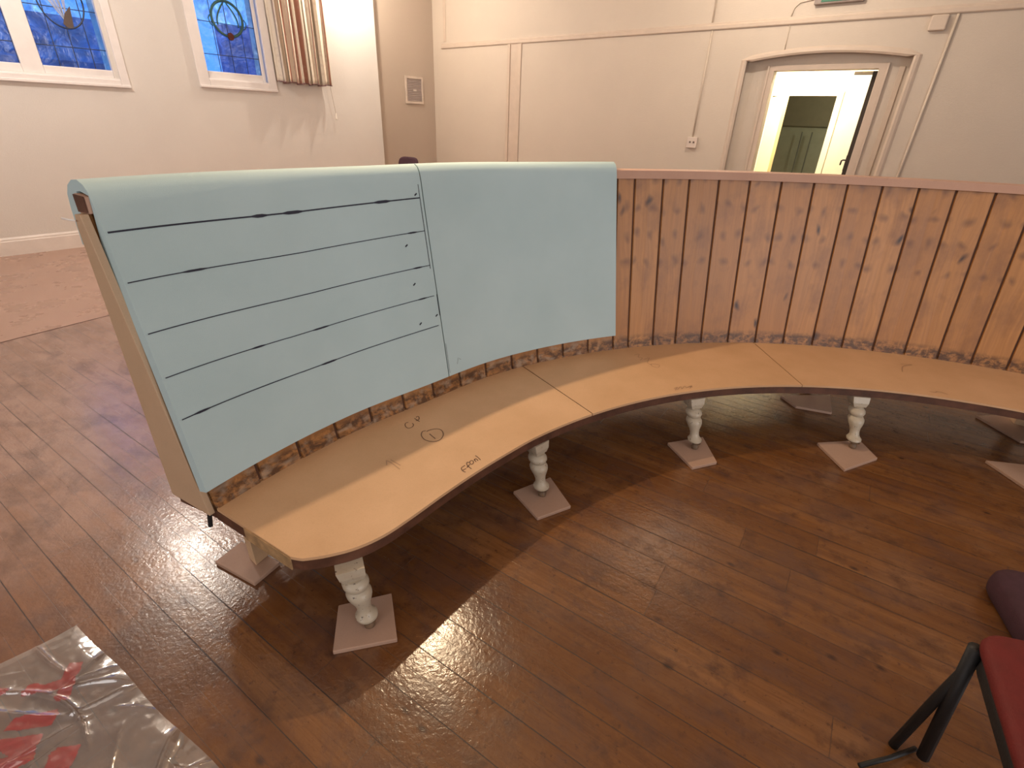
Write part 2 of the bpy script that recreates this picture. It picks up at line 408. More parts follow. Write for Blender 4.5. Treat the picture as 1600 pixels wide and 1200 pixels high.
# vertical battens
g = MB(); g.box((BU - .018, 6.40, 0), (BU, 6.47, 2.79), W); g.box((BU - .03, 6.64, 0), (BU, 6.70, 2.79), W); g.box((BU - .010, 6.46, 0), (BU, 6.65, 2.79), W)
struct(g.build('trim_6', MAT['trimback'], bevel=.004))
g = MB(); g.box((BU - .012, 8.235, 2.90), (BU, 8.30, CE), W); struct(g.build('trim_7', MAT['trimback'], bevel=.003))

# windows (frames white, leaded panes)
def paneMat(name, tint):
    t = NT(name); p = t.pos(); n1 = t.noise(p, 7, 4, .6, 1.2); n2 = t.noise(p, 2.3, 2)
    c = t.mix(t.ramp(n1, .35, .7), (.42, .55, .66), (.95, 1.0, 1.0))
    c = t.mix(t.ramp(n2, .4, .65), c, tint)
    tr = t.n('ShaderNodeBsdfTransparent'); t.link(c, tr.inputs[0])
    gl = t.n('ShaderNodeBsdfGlossy'); gl.inputs['Roughness'].default_value = .25; gl.inputs[0].default_value = (.8, .85, 1, 1)
    t.link(t.bump(n1, .6, .02), gl.inputs['Normal'])
    mx = t.n('ShaderNodeMixShader'); mx.inputs[0].default_value = .06; t.link(tr.outputs[0], mx.inputs[1]); t.link(gl.outputs[0], mx.inputs[2])
    t.link(mx.outputs[0], t.out.inputs[0]); return t.m
MAT['pane'] = paneMat('leaded_pane', (.55, .75, .9))
def solidglass(name, col):
    t = NT(name); tr = t.n('ShaderNodeBsdfTransparent'); tr.inputs[0].default_value = col + (1,)
    d_ = t.n('ShaderNodeBsdfDiffuse'); d_.inputs[0].default_value = tuple(x * .8 for x in col) + (1,)
    mx = t.n('ShaderNodeMixShader'); mx.inputs[0].default_value = .5; t.link(tr.outputs[0], mx.inputs[1]); t.link(d_.outputs[0], mx.inputs[2])
    t.link(mx.outputs[0], t.out.inputs[0]); return t.m
MAT['greenglass'] = solidglass('green_glass', (.16, .30, .26)); MAT['redglass'] = solidglass('red_glass', (.28, .10, .08))
MAT['whiteglass'] = solidglass('white_glass', (.75, .78, .85)); MAT['lead'] = plain('lead_came', (.03, .04, .07), .5)
def window(name, u0, u1, z0, z1, lights, sill_z, cas, parts):
    g = MB()
    # casing on the wall face
    a0, a1 = cas
    g.box((a0, LV - .028, sill_z), (u0, LV, z1 + .1), W); g.box((u1, LV - .028, sill_z), (a1, LV, z1 + .1), W)
    g.box((u0, LV - .028, sill_z), (u1, LV, z0), W); g.box((u0, LV - .028, z1), (u1, LV, z1 + .1), W)
    g.box((a0, LV - .045, sill_z), (a1, LV - .0281, sill_z + .03), W)
    root = struct(g.build(name, MAT['winframe'], bevel=.006))
    f = MB(); v0, v1 = LV + .03, LV + .08
    xs = [u0] + [x for l in lights for x in l] + [u1]
    for i in range(0, len(xs), 2): f.box((xs[i], v0, z0), (xs[i + 1], v1, z1), W)
    gz = z0 + .10
    for a, b in lights: f.box((a, v0 + .001, z0), (b, v1, gz), W); f.box((a, v0 + .001, z1 - .1), (b, v1, z1), W)
    f.box((u0, LV - .02, z0 - .02), (u1, LV + .25, z0 + .012), W)
    f.build('window_frame', MAT['winframe'], root, bevel=.008)
    for i, (a, b) in enumerate(lights):
        p = MB(); p.box((a, LV + .055, gz), (b, LV + .06, z1 - .1), W)
        po = p.build('pane', MAT['pane'], root)
        l = MB(); wd = b - a
        for k in range(1, 4 if wd > .6 else 3): x = a + wd * k / (4 if wd > .6 else 3); l.tube([W(x, LV + .052, gz), W(x, LV + .052, z1 - .1)], .0045, 6)
        zz = gz + .20
        while zz < z1 - .15: l.tube([W(a, LV + .052, zz), W(b, LV + .052, zz)], .0045, 6); zz += .37
        for x in (a, b): l.tube([W(x, LV + .052, gz), W(x, LV + .052, z1 - .1)], .006, 6)
        l.build('lead_bars', MAT['lead'], root)
    return root
w1 = window('window_1', .30, 2.55, 1.88, 3.75, [(.40, .98), (1.08, 1.655), (1.845, 2.515)][1:], 1.80, (.2, 2.64), 3)
w2 = window('window_2', 3.60, 4.44, 1.97, 3.75, [(3.628, 4.388)], 1.865, (3.465, 4.56), 1)
def ring(cu, cz, ru, rz, r, mat, name, parent, a0=0, a1=360, v=LV + .048):
    g = MB(); pts = [W(cu + ru * math.cos(R(a)), v, cz + rz * math.sin(R(a))) for a in range(a0, a1 + 1, 12)]
    g.tube(pts, r, 6); return g.build(name, mat, parent, smooth=True)
# round green motif with a red drop, window 2
g = MB()
for (ru, rz, r) in ((.205, .20, .017),):
    g.tube([W(4.03 + ru * math.cos(R(a)), LV + .046, 2.70 + rz * math.sin(R(a))) for a in range(0, 361, 10)], r, 6)
g.tube([W(4.03 - .02 - .12 * math.sin(t * 3.14 * .55), LV + .044, 2.88 - .26 * t) for t in [i / 8 for i in range(9)]], .010, 6)
g.tube([W(4.03 + .02 + .12 * math.sin(t * 3.14 * .55), LV + .044, 2.88 - .26 * t) for t in [i / 8 for i in range(9)]], .010, 6)
for s_ in (-1, 1): g.tube([W(4.03 + s_ * .225, LV + .044, 2.72), W(4.03 + s_ * .25, LV + .044, 2.68), W(4.03 + s_ * .235, LV + .044, 2.62), W(4.03 + s_ * .205, LV + .044, 2.60)], .007, 6)
g.build('stained_ring', MAT['greenglass'], w2, smooth=True)
g = MB(); g.prism([(4.03 + .04 * math.cos(R(a)), 2.50 + .045 * math.sin(R(a))) for a in range(0, 360, 30)], LV + .02, LV + .05, T=lambda u, z, v: W(u, v, z)); g.build('stained_drop', MAT['redglass'], w2)
# round motif with pale feathers, window 1
g = MB(); g.tube([W(2.19 + .21 * math.cos(R(a)), LV + .046, 2.62 + .26 * math.sin(R(a))) for a in range(0, 361, 10)], .008, 6); g.build('stained_ring', MAT['lead'], w1, smooth=True)
g = MB()
for (a, b) in ((-.15, .3), (-.10, .33), (-.04, .34), (.03, .3)):
    g.prism([(2.20, 2.40), (2.20 + a - .022, 2.40 + b), (2.20 + a + .022, 2.42 + b)], LV + .045, LV + .051, T=lambda u, z, v: W(u, v, z))
g.build('stained_feathers', MAT['whiteglass'], w1)
g = MB(); g.prism([(2.16, 2.40), (2.20, 2.36), (2.25, 2.37), (2.27, 2.58), (2.20, 2.50)], LV + .044, LV + .050, T=lambda u, z, v: W(u, v, z)); g.build('stained_bud', plain('brown_glass', (.10, .07, .06), .4), w1)

# outside: neighbouring slate roof and wall seen through the panes
g = MB()
g.prism([(LV + 3.0, .4), (LV + 3.0, 2.2), (LV + 4.2, 2.92), (LV + 6, 2.2), (LV + 6, .4)], -2, 4.4, T=lambda v, z, u: W(u, v, z))
tag(g.build('slate_roofed_outbuilding', plain('slate', (.10, .17, .33), .5, .5, 3)), 'dark slate-roofed outbuilding seen through the left-hand stained glass window', 'building')
g = MB()
g.box((5.15, LV + 2.6, .1), (5.62, LV + 2.9, 2.95), W); g.box((5.62, LV + 2.6, .1), (6.15, LV + 2.9, 2.55), W); g.box((5.72, LV + 2.55, .1), (6.02, LV + 2.85, 3.02), W)
tag(g.build('garden_wall', plain('dusk_brick', (.12, .22, .5), .7, .3, 4)), 'dark stepped garden wall seen through the window beside the curtain', 'wall')
g = MB(); g.tube([W(5.55, LV + 2.4, 2.86), W(6.25, LV + 2.4, 2.22)], .018, 8)
tag(g.build('handrail', plain('pale_rail', (.8, .85, .9), .4)), 'pale sloping handrail outside the window beside the curtain', 'handrail')

# lobby beyond the doorway
g = MB()
LB = 9.80
g.box((LB, -1, 0), (LB + .12, 1.69, CE), W); g.box((LB, 2.60, 0), (LB + .12, 6, CE), W); g.box((LB, 1.69, 2.108), (LB + .12, 2.60, CE), W)
struct(g.build('wall_lobby', MAT['lobby']))
g = MB(); g.box((8.35, 3.2, 0), (LB, 3.3, 2.9), W); g.box((8.35, .3, 0), (LB, .4, 2.9), W); g.box((8.35, .3, 2.8), (LB, 3.3, 2.9), W); struct(g.build('wall_lobby_side', MAT['lobby']))
g = MB()
for v0, v1 in ((1.605, 1.69), (2.60, 2.68)): g.box((LB - .018, v0, 0), (LB, v1, 2.17), W)
g.box((LB - .0181, 1.605, 2.108), (LB, 2.68, 2.17), W); struct(g.build('trim_8', MAT['lobby'], bevel=.004))
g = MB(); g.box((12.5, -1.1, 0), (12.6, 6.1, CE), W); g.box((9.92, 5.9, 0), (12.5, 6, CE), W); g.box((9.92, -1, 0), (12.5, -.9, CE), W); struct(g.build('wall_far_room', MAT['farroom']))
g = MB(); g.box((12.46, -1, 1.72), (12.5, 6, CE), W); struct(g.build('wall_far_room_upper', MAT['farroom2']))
g = MB()
for v_ in (2.57, 2.39): g.tube([W(12.4, v_, 0), W(12.4, v_, 1.62)], .012, 8)
tag(g.build('grab_rail', plain('grey_pipe', (.14, .13, .10), .5)), 'pair of thin grey upright pipes in the dark room beyond the lobby', 'pipe')
lamp('far_room_fill', 'POINT', W(11.2, .6, 2.6), 60, (.9, .95, .75), .15)  # added fill to brighten the room beyond, no lamp known there
# lobby inner door leaf
hx, fx_ = (9.79, 2.60), (9.10, 2.235)
def DL(a, b, z):   # a along leaf 0..1, b thickness
    dx, dy = fx_[0] - hx[0], fx_[1] - hx[1]; L = math.hypot(dx, dy)
    return W(hx[0] + dx * a - dy / L * b, hx[1] + dy * a + dx / L * b, z)
g = MB(); g.box((0, 0, .01), (1, .045, 2.09), DL)
dr2 = struct(g.build('door_2', plain('cream_gloss', (.84, .79, .62), .35, .02), bevel=.003))
g = MB()
for (a, b, z0, z1) in ((.14, .86, .2, .9), (.14, .86, 1.05, 1.9)):
    for q in ((a, z0, b, z0 + .02), (a, z1 - .02, b, z1), (a, z0, a + .02, z1), (b - .02, z0, b, z1)): g.box((q[0], .045, q[1]), (q[2], .055, q[3]), DL)
g.build('door_panel_moulding', plain('cream_gloss_b', (.72, .64, .46), .35, .02), dr2)
g = MB(); g.box((1.0, -.001, .01), (1.006, .046, 2.09), DL); g.build('door_edge', plain('amber_lit_edge', (.85, .62, .28), .4, .03), dr2)  # yellow light on the leaf's free edge, painted on as an amber strip
# hall door leaf folded right back into the lobby, its dark edge towards the hall
g = MB(); g.box((BU + .255, DV0 - .01, .01), (BU + 1.12, DV0 + .068, 2.30), W); dr1 = struct(g.build('door_1', MAT['dark'], bevel=.003))
g = MB(); g.tube([W(BU + .32, DV0 + .068, 1.30), W(BU + .32, DV0 + .11, 1.30), W(BU + .33, DV0 + .125, 1.29), W(BU + .42, DV0 + .14, 1.24)], .010, 8)
g.box((BU + .30, DV0 + .068, 1.17), (BU + .345, DV0 + .078, 1.36), W); g.build('door_handle', MAT['black'], dr1)
g = MB(); g.box((BU + .27, DV0 + .05, 2.262), (BU + .31, DV0 + .27, 2.30), W)
tag(g.build('door_closer', plain('closer_cream', (.6, .55, .42), .5), bevel=.004), 'small cream door closer at the top right of the hall doorway', 'door closer')

# ------------------------------------------------------------------ small fixtures on the walls
cabm = plain('painted_conduit', (.66, .56, .46), .45, .03)
def cable(pts, label, r=.010):
    g = MB(); g.tube(pts, r, 8); return tag(g.build('cable_conduit', cabm, smooth=True), label, 'conduit')
cable([W(BU - .011, 3.125, 1.49), W(BU - .011, 3.118, 2.785)], 'thin painted conduit running from picture rail down to the wall socket', .011)
cable([W(BU - .011, 3.135, 2.878), W(BU - .011, 3.14, CE)], 'thin painted conduit rising above the picture rail over the wall socket', .011)
cable([W(BU - .007, 2.145, 2.785), W(BU - .007, 2.14, 2.53)], 'short thin cable between picture rail and top of the arch', .006)
cable([W(BU - .009, 2.155, 2.88), W(BU - .009, 2.14, 2.96), W(BU - .009, 2.09, 3.01), W(BU - .009, 1.94, 3.03)], 'thin bent cable leading to the green exit sign', .007)
cable([W(BU - .014, .51, 0), W(BU - .014, .472, 2.785)], 'full-height painted conduit to the right of the arched doorway', .014)
g = MB(); g.box((BU - .045, 3.04, 1.345), (BU, 3.19, 1.49), W)
so = g.build('wall_socket', plain('socket_white', (.72, .62, .55), .35, .02), bevel=.006); tag(so, 'small square double wall socket at the foot of the conduit', 'socket')
for v_ in (3.085, 3.14):
    g = MB(); g.box((BU - .050, v_ - .011, 1.41), (BU - .0452, v_ + .011, 1.435), W); g.build('socket_switch', plain('socket_dark', (.13, .09, .07), .5), so)
g = MB(); g.box((BU - .05, .545, 2.64), (BU, .70, 2.785), W); tag(g.build('junction_box', MAT['trimback'], bevel=.012), 'cream junction box under the picture rail right of the arch', 'junction box')
# exit sign over the doorway
ex = empty('exit_sign', W(BU - .03, 1.65, 2.965), 'green emergency exit sign with white running figure above the arched doorway', 'sign')
g = MB(); g.box((BU - .06, 1.40, 2.965), (BU, 1.92, 3.20), W); g.build('sign_housing', plain('sign_grey', (.30, .24, .21), .5), ex, bevel=.01)
g = MB(); g.box((BU - .066, 1.475, 2.985), (BU - .0605, 1.845, 3.185), W); T_ = lambda v, z, u: W(u, v, z); uf = BU - .070; ub = BU - .0665
def seg(a, b, wd):
    a = Vector(a); b = Vector(b); t = (b - a).normalized(); nn = Vector((-t.y, t.x)) * wd / 2
    g.prism([tuple(a + nn), tuple(b + nn), tuple(b - nn), tuple(a - nn)], uf, ub, 1, T=T_)
g.prism([(1.585 + .016 * math.cos(R(a)), 3.155 + .016 * math.sin(R(a))) for a in range(0, 360, 40)], uf, ub, 1, T=T_)   # head
seg((1.60, 3.135), (1.63, 3.075), .028); seg((1.605, 3.13), (1.57, 3.10), .012); seg((1.57, 3.10), (1.55, 3.115), .012); seg((1.61, 3.13), (1.655, 3.12), .012)
seg((1.63, 3.075), (1.60, 3.04), .016); seg((1.60, 3.04), (1.615, 3.0), .014); seg((1.63, 3.075), (1.665, 3.03), .016); seg((1.665, 3.03), (1.70, 3.025), .014)
for q in (((1.49, 2.995), (1.49, 3.165), .012), ((1.545, 2.995), (1.545, 3.165), .012), ((1.484, 3.17), (1.551, 3.17), .012)): seg(*q)
seg((1.835, 3.08), (1.765, 3.08), .016); seg((1.74, 3.08), (1.775, 3.115), .016); seg((1.74, 3.08), (1.775, 3.045), .016)
g.build('sign_face', [plain('sign_green', (.0, .13, .06), .35, .05), plain('sign_white', (.6, .65, .58), .4)], ex)
# vent grille in the recess
vg = empty('air_vent', W(7.56, AV, 1.85), 'small white louvred air vent on the recessed wall left of the corner', 'vent')
g = MB()
for q in ((7.33, 1.84, 7.37, 2.30), (7.74, 1.84, 7.78, 2.30), (7.37, 1.84, 7.74, 1.88), (7.37, 2.26, 7.74, 2.30)): g.box((q[0], AV - .025, q[1]), (q[2], AV, q[3]), W)
g.build('vent_frame', plain('vent_white', (.62, .52, .44), .5), vg, bevel=.003)
g = MB()
for i in range(13):
    z = 1.892 + i * .0285; g.hexa([W(7.37, AV - .018, z), W(7.74, AV - .018, z), W(7.74, AV - .002, z + .012), W(7.37, AV - .002, z + .012), W(7.37, AV - .018, z + .006), W(7.74, AV - .018, z + .006), W(7.74, AV - .002, z + .018), W(7.37, AV - .002, z + .018)])
g.build('vent_louvres', plain('vent_grey', (.46, .38, .36), .5), vg)
g = MB(); g.box((7.52, AV - .026, 2.055), (7.60, AV - .018, 2.085), W); g.build('vent_knob', plain('vent_knob', (.7, .62, .55), .5), vg)

# curtain beside window 2: pleated patterned cloth
def curtainmat():
    t = NT('curtain_cloth'); u = t.uv(); s = t.sep(u)
    st = t.math('FRACT', t.math('MULTIPLY', s[0], 6.3)); f = t.noise(t.comb(t.math('MULTIPLY', s[0], 30), t.math('MULTIPLY', s[1], 9)), 1, 3)
    c = t.mix(t.ramp(st, .72, .76), (.80, .71, .58), (.50, .25, .19))
    st2 = t.math('FRACT', t.math('MULTIPLY', s[0], 8.2)); c = t.mix(t.math('MULTIPLY', t.math('GREATER_THAN', st2, .88), .7), c, (.20, .16, .13))
    wv = t.n('ShaderNodeTexVoronoi'); t.link(t.comb(t.math('MULTIPLY', s[0], 14), t.math('MULTIPLY', s[1], 14)), wv.inputs['Vector']); wv.inputs['Scale'].default_value = 1
    c = t.mix(t.math('MULTIPLY', t.ramp(wv.outputs['Distance'], .25, .3, 1, 0), .25), c, (.55, .44, .36))
    t.bsdf(c, .8, t.bump(f, .1, .003)); return t.m
vs, fs, uv = [], [], []; NU, NZ = 150, 26; zb, zt = 2.0, 3.9
for j in range(NZ + 1):
    z = zb + (zt - zb) * j / NZ; k = 1 - j / NZ
    for i in range(NU + 1):
        t_ = i / NU; ph = (t_ + .022 * math.sin(t_ * 11) + .012 * math.sin(t_ * 29 + 2)) * 2 * math.pi * 9.0
        am = .046 + .022 * math.sin(t_ * 17) + .012 * k + .01 * math.sin(t_ * 41)
        u = 4.565 + .865 * t_ + .018 * math.sin(2 * ph + 1) - .02 * (1 - k) * (1 - t_)
        v = LV - .115 + am * math.sin(ph + .5 * math.sin(3.1 * t_ * 6)) + .008 * math.sin(31 * t_ + z * 2.3)
        z_ = z + (.012 * math.sin(ph * .5 + 1) if j == 0 else 0)
        vs.append(W(u, v, z_)); uv.append((t_ * 2.4, z))
for j in range(NZ):
    for i in range(NU): a = j * (NU + 1) + i; fs.append((a, a + 1, a + NU + 2, a + NU + 1))
cu = mk('curtain', vs, fs, curtainmat(), smooth=True, uvs=uv); tag(cu, 'short pleated cream and rust striped curtain drawn back beside the window', 'curtain')
so_ = cu.modifiers.new('s', 'SOLIDIFY'); so_.thickness = .003
g = MB(); pts = []
for i in range(0, NU + 1): x = Vector(vs[i]); pts.append(x + Vector((0, 0, .003)))
g.tube(pts, .008, 5); g.build('hem', plain('curtain_hem', (.26, .15, .15), .8), cu, smooth=True)
g = MB(); g.tube([W(5.45, LV - .05, 3.9), W(5.448, LV - .05, 2.6), W(5.46, LV - .05, 1.95), W(5.505, LV - .045, 1.62)], .004, 6)
pc = tag(g.build('pull_cord', plain('cord_white', (.6, .52, .44), .6), smooth=True), 'white curtain pull cord hanging at the right of the curtain', 'cord')
g = MB(); g.lathe([(.004, .1), (.009, .09), (.010, .03), (.016, .02), (.013, 0)][::-1], *W(5.508, LV - .045)[:2], n=12, z0=1.52); g.build('cord_acorn', plain('acorn_white', (.8, .74, .66), .4), pc, smooth=True)

# ================================================================== THE BENCH
C = Vector((1.726, .145))
ZS, ZB, ZU = .352, .340, .310         # seat board top / underside / underside of the frame
def rb(z): return 2.98 + .193 * (z - ZS)
def dl_(az):
    # the old frame is not a perfect arc: it opens out at the free end and pinches in before it
    if az >= 148: return .020 * min(1, (az - 148) / 8.6)
    return -.032 * math.exp(-((az - 137) / 6.5) ** 2)
def PO(r, az, z):
    if r > 2.9: r += dl_(az)
    return (C.x + r * math.cos(R(az)), C.y + r * math.sin(R(az)), z)
AZL, AZR = 156.3, 14.0
bench = empty('curved_bench', PO(2.7, 110, 0), 'long curved bench stripped for upholstery, standing on white turned legs', 'bench')

# seat outline (front edge, left to right), smoothed
fr = [(-.681, 1.149), (-.650, 1.144), (-.629, 1.146), (-.567, 1.163), (-.486, 1.200), (-.409, 1.262), (-.333, 1.355), (-.250, 1.468), (-.163, 1.580), (-.062, 1.700), (.064, 1.838)]
front = [Vector((x, y)) for x, y in fr]
front = smoothpoly([(p.x, p.y, 0) for p in front], 5)
front = [Vector((p.x, p.y)) for p in front]
az0 = math.degrees(math.atan2(front[-1].y - C.y, front[-1].x - C.x))
a = az0 - 1.5
while a > AZR: front.append(Vector(PO(2.374, a, 0)[:2])); a -= 1.5
front.append(Vector(PO(2.374, AZR, 0)[:2]))
def azof(p): return math.degrees(math.atan2(p.y - C.y, p.x - C.x))
# rear points matched one to one
rear = []
n0 = 30
for i, p in enumerate(front):
    f_ = min(1, i / n0); aa = azof(p)
    target = AZL + (azof(front[n0]) - AZL) * f_ if i < n0 else aa
    rear.append(Vector(PO(2.985, target, 0)[:2]))
def strip(F_, B_, z0, z1, mi=0):
    n = len(F_); v = [(p.x, p.y, z1) for p in F_] + [(p.x, p.y, z1) for p in B_] + [(p.x, p.y, z0) for p in F_] + [(p.x, p.y, z0) for p in B_]
    f = []
    for i in range(n - 1):
        f += [(i, i + 1, n + i + 1, n + i), (2 * n + i + 1, 2 * n + i, 3 * n + i, 3 * n + i + 1), (i, 2 * n + i, 2 * n + i + 1, i + 1), (n + i + 1, 3 * n + i + 1, 3 * n + i, n + i)]
    f += [(0, n, 3 * n, 2 * n), (n - 1, 2 * n - 1, 4 * n - 1, 3 * n - 1)]
    return v, f
STROKES = {"dark": [[[-0.4716, 1.9683], [-0.4827, 1.9575], [-0.4776, 1.9332], [-0.4615, 1.9182], [-0.4462, 1.929], [-0.4436, 1.9496], [-0.4525, 1.9614]], [[-0.4215, 1.9788], [-0.4507, 2.0055]], [[-0.4392, 1.9851], [-0.4286, 1.9952], [-0.4302, 2.014], [-0.4383, 2.0238], [-0.4444, 2.0129]], [[-0.3806, 1.9033], [-0.393, 1.8953], [-0.3947, 1.8732], [-0.3865, 1.8508], [-0.368, 1.8294], [-0.3328, 1.8192], [-0.3059, 1.836], [-0.297, 1.8686], [-0.303, 1.8994], [-0.3203, 1.9204], [-0.3443, 1.9203], [-0.3643, 1.9092], [-0.3743, 1.8966]], [[-0.3594, 1.8796], [-0.3271, 1.8421]], [[-0.1712, 1.6143], [-0.1823, 1.6211], [-0.1903, 1.635], [-0.1888, 1.6459], [-0.1777, 1.6595]], [[-0.1837, 1.6272], [-0.1717, 1.6381]], [[-0.1499, 1.637], [-0.1664, 1.6557], [-0.1725, 1.6702], [-0.1704, 1.6814], [-0.1637, 1.6773]], [[-0.1692, 1.6446], [-0.1596, 1.6671]], [[-0.158, 1.6711], [-0.1612, 1.684], [-0.1549, 1.6937], [-0.1465, 1.6876], [-0.1462, 1.6758], [-0.1518, 1.6676], [-0.158, 1.6711]], [[-0.1452, 1.701], [-0.1352, 1.6857]], [[-0.1425, 1.6972], [-0.1401, 1.7067], [-0.1344, 1.7044], [-0.128, 1.6942]], [[-0.142, 1.7296], [-0.1297, 1.7168], [-0.1181, 1.7001]]],
 "faint": [[[-0.5022, 1.6709], [-0.4769, 1.6549], [-0.4356, 1.6174]], [[-0.5022, 1.6709], [-0.4919, 1.6378]], [[-0.486, 1.6772], [-0.4369, 1.6414]], [[0.7441, 2.839], [0.7776, 2.8583], [0.7643, 2.8093], [0.7859, 2.8035], [0.7661, 2.7631]], [[0.794, 2.781], [0.8291, 2.8076], [0.8035, 2.7363], [0.8194, 2.708]], [[0.8204, 2.7192], [0.8663, 2.7123], [0.8525, 2.6745], [0.8207, 2.6861], [0.8204, 2.7192]], [[0.8757, 2.4106], [0.8986, 2.431], [0.8766, 2.3924]], [[0.89, 2.3996], [0.9182, 2.4389], [0.917, 2.4141]], [[0.9152, 2.4078], [0.9438, 2.4473], [0.9454, 2.4226]], [[0.9502, 2.4292], [0.9846, 2.457], [0.9614, 2.4178]], [[0.9659, 2.4429], [0.9849, 2.4383]], [[2.4004, 2.8647], [2.4713, 2.8596], [2.3933, 2.8295], [2.3342, 2.7463]], [[2.3201, 2.4998], [2.342, 2.4892], [2.3706, 2.504], [2.4011, 2.4694]]]}
cuts = [124.0, 92.5, 61.0, 33.0]
secs = []; cur = [[], []]; lab = ['leftmost seat board, rounded at its free end, pencilled with a circled 1', 'second seat board from the left, between the two visible joints', None, None, None]
ci = 0
for i in range(len(front)):
    aa = azof(front[i])
    if i > n0 and ci < len(cuts) and aa < cuts[ci]:
        cur[0].append(Vector(PO(2.374, cuts[ci] + .06, 0)[:2])); cur[1].append(Vector(PO(2.985, cuts[ci] + .06, 0)[:2])); secs.append(cur)
        cur = [[Vector(PO(2.374, cuts[ci] - .06, 0)[:2])], [Vector(PO(2.985, cuts[ci] - .06, 0)[:2])]]; ci += 1
    cur[0].append(front[i]); cur[1].append(rear[i])
secs.append(cur)
for k, (f_, b_) in enumerate(secs):
    g = MB(); v, f = strip(f_, b_, ZB, ZS - .0004 * k); g.add(v, f)
    for kind, mi, wd in (('dark', 1, .0042), ('faint', 2, .0036)):
        for s_ in STROKES[kind]:
            aa = azof(Vector(s_[0])); lo = cuts[k] if k < len(cuts) else -99; hi = 999 if k == 0 else cuts[k - 1]
            if lo < aa <= hi: g.ribbon([(x, y, ZS) for x, y in s_] if len(s_) < 3 else [tuple(q) for q in smoothpoly([(x, y, ZS) for x, y in s_], 4)], wd, .0009, mi)
    o = g.build('seat_board', [MAT['mdf'], MAT['pencil'], MAT['pencilfaint']], bench)
    if lab[k]: o['label'] = lab[k]
# dark timber frame under the boards
g = MB()
fi = [p + (Vector(PO(2.985, azof(p), 0)[:2]) - p).normalized() * .003 for p in front]
bi = [Vector(PO(3.0, azof(p), 0)[:2]) for p in rear]
v, f = strip(fi, bi, ZU - .012, ZB - .0005); g.add(v, f)
o = g.build('seat_frame', MAT['darkwood'], bench); o['label'] = 'dark brown timber seat frame edge'
# back rail under the backrest, projecting behind
g = MB(); aa = [AZL - (AZL - AZR) * i / 90 for i in range(91)]
v, f = strip([Vector(PO(3.001, q, 0)[:2]) for q in aa], [Vector(PO(3.192, q, 0)[:2]) for q in aa], ZU - .008, ZB - .002); g.add(v, f); g.build('back_rail', MAT['darkwood'], bench)
# MDF end strip along the left end of the frame
e1 = Vector((front[0].x, front[0].y, 0)); e0 = e1 + (Vector((rear[0].x, rear[0].y, 0)) - e1) * .60
t = (e1 - e0).normalized(); nn = Vector((t.y, -t.x, 0))
if nn.dot(Vector((-1, -1, 0))) < 0: nn = -nn
g = MB(); a_ = e0; b_ = e1 + t * .0
g.hexa([tuple(q + Vector((0, 0, zz))) for zz in (ZU - .013, ZS - .005) for q in (a_, b_, b_ + nn * .005, a_ + nn * .005)])
o = g.build('end_strip', plain('ply_edge', (.40, .25, .12), .6, .4, 22), bench); o['label'] = 'pale plywood edge at the free end of the seat'

# backrest of tongue-and-groove pine boards
joints = [156.3]
while joints[-1] > 110: joints.append(joints[-1] - 3.43)
joints = [j for j in joints if j > 111.2] + [109.6, 106.2, 103.1, 99.6, 96.0, 92.4, 88.8, 85.2, 81.6, 78.0, 74.5, 71.0, 67.6, 64.2]
while joints[-1] > AZR + 3.4: joints.append(joints[-1] - 3.4)
joints.append(AZR)
vs, fs, uvs, pid = [], [], [], []
ZT = 1.335; zs_ = [ZB - .012, .36, .5, .7, .9, 1.1, 1.25, ZT]
for k in range(len(joints) - 1):
    a1_, a2_ = joints[k], joints[k + 1]; gap = .085
    # cross-section: bevel in, face, bevel out
    cs = [(a1_, .009), (a1_ - gap, .009), (a1_ - gap - .06, 0), ((a1_ + a2_) / 2, 0), (a2_ + gap + .06, 0), (a2_ + gap, .009)]
    b = len(vs)
    for (q, off) in cs:
        for z in zs_: vs.append(PO(rb(z) + off, q, z)); uvs.append((q * .052 + k * .37, z - ZS))
    nz = len(zs_)
    for i in range(len(cs) - 1):
        for j in range(nz - 1): fs.append((b + i * nz + j, b + (i + 1) * nz + j, b + (i + 1) * nz + j + 1, b + i * nz + j + 1)); pid.append(k * 1.37 + .2)
    if k < len(joints) - 2:   # bottom of the groove
        for z in zs_: vs.append(PO(rb(z) + .009, a2_, z)); uvs.append((a2_ * .052, z - ZS))
        for j in range(nz - 1): fs.append((b + 5 * nz + j, b + 6 * nz + j, b + 6 * nz + j + 1, b + 5 * nz + j + 1)); pid.append(k * 1.37 + .2)
# back faces
b = len(vs)
for q in aa:
    for z in (zs_[0], ZT): vs.append(PO(rb(z) + .022, q, z)); uvs.append((q * .052, z - ZS))
for i in range(len(aa) - 1): fs.append((b + 2 * i, b + 2 * i + 1, b + 2 * i + 3, b + 2 * i + 2)); pid.append(3.)
fmx = [0] * len(fs)
for j in joints[1:-1]:
    for z0, z1 in zip(zs_[1:-1], zs_[2:]):
        b = len(vs)
        for q_, z in ((j + gap * .95, z0), (j - gap * .95, z0), (j - gap * .95, z1), (j + gap * .95, z1)): vs.append(PO(rb(z) + .006, q_, z)); uvs.append((0, z))
        fs.append((b, b + 1, b + 2, b + 3)); fmx.append(1); pid.append(0.)
o = mk('backrest', vs, fs, [MAT['pine'], plain('groove_grime', (.075, .028, .012), .8)], bench, fm=fmx, uvs=uvs, pid=pid); o['label'] = 'leaning backrest of stained vertical pine boards'
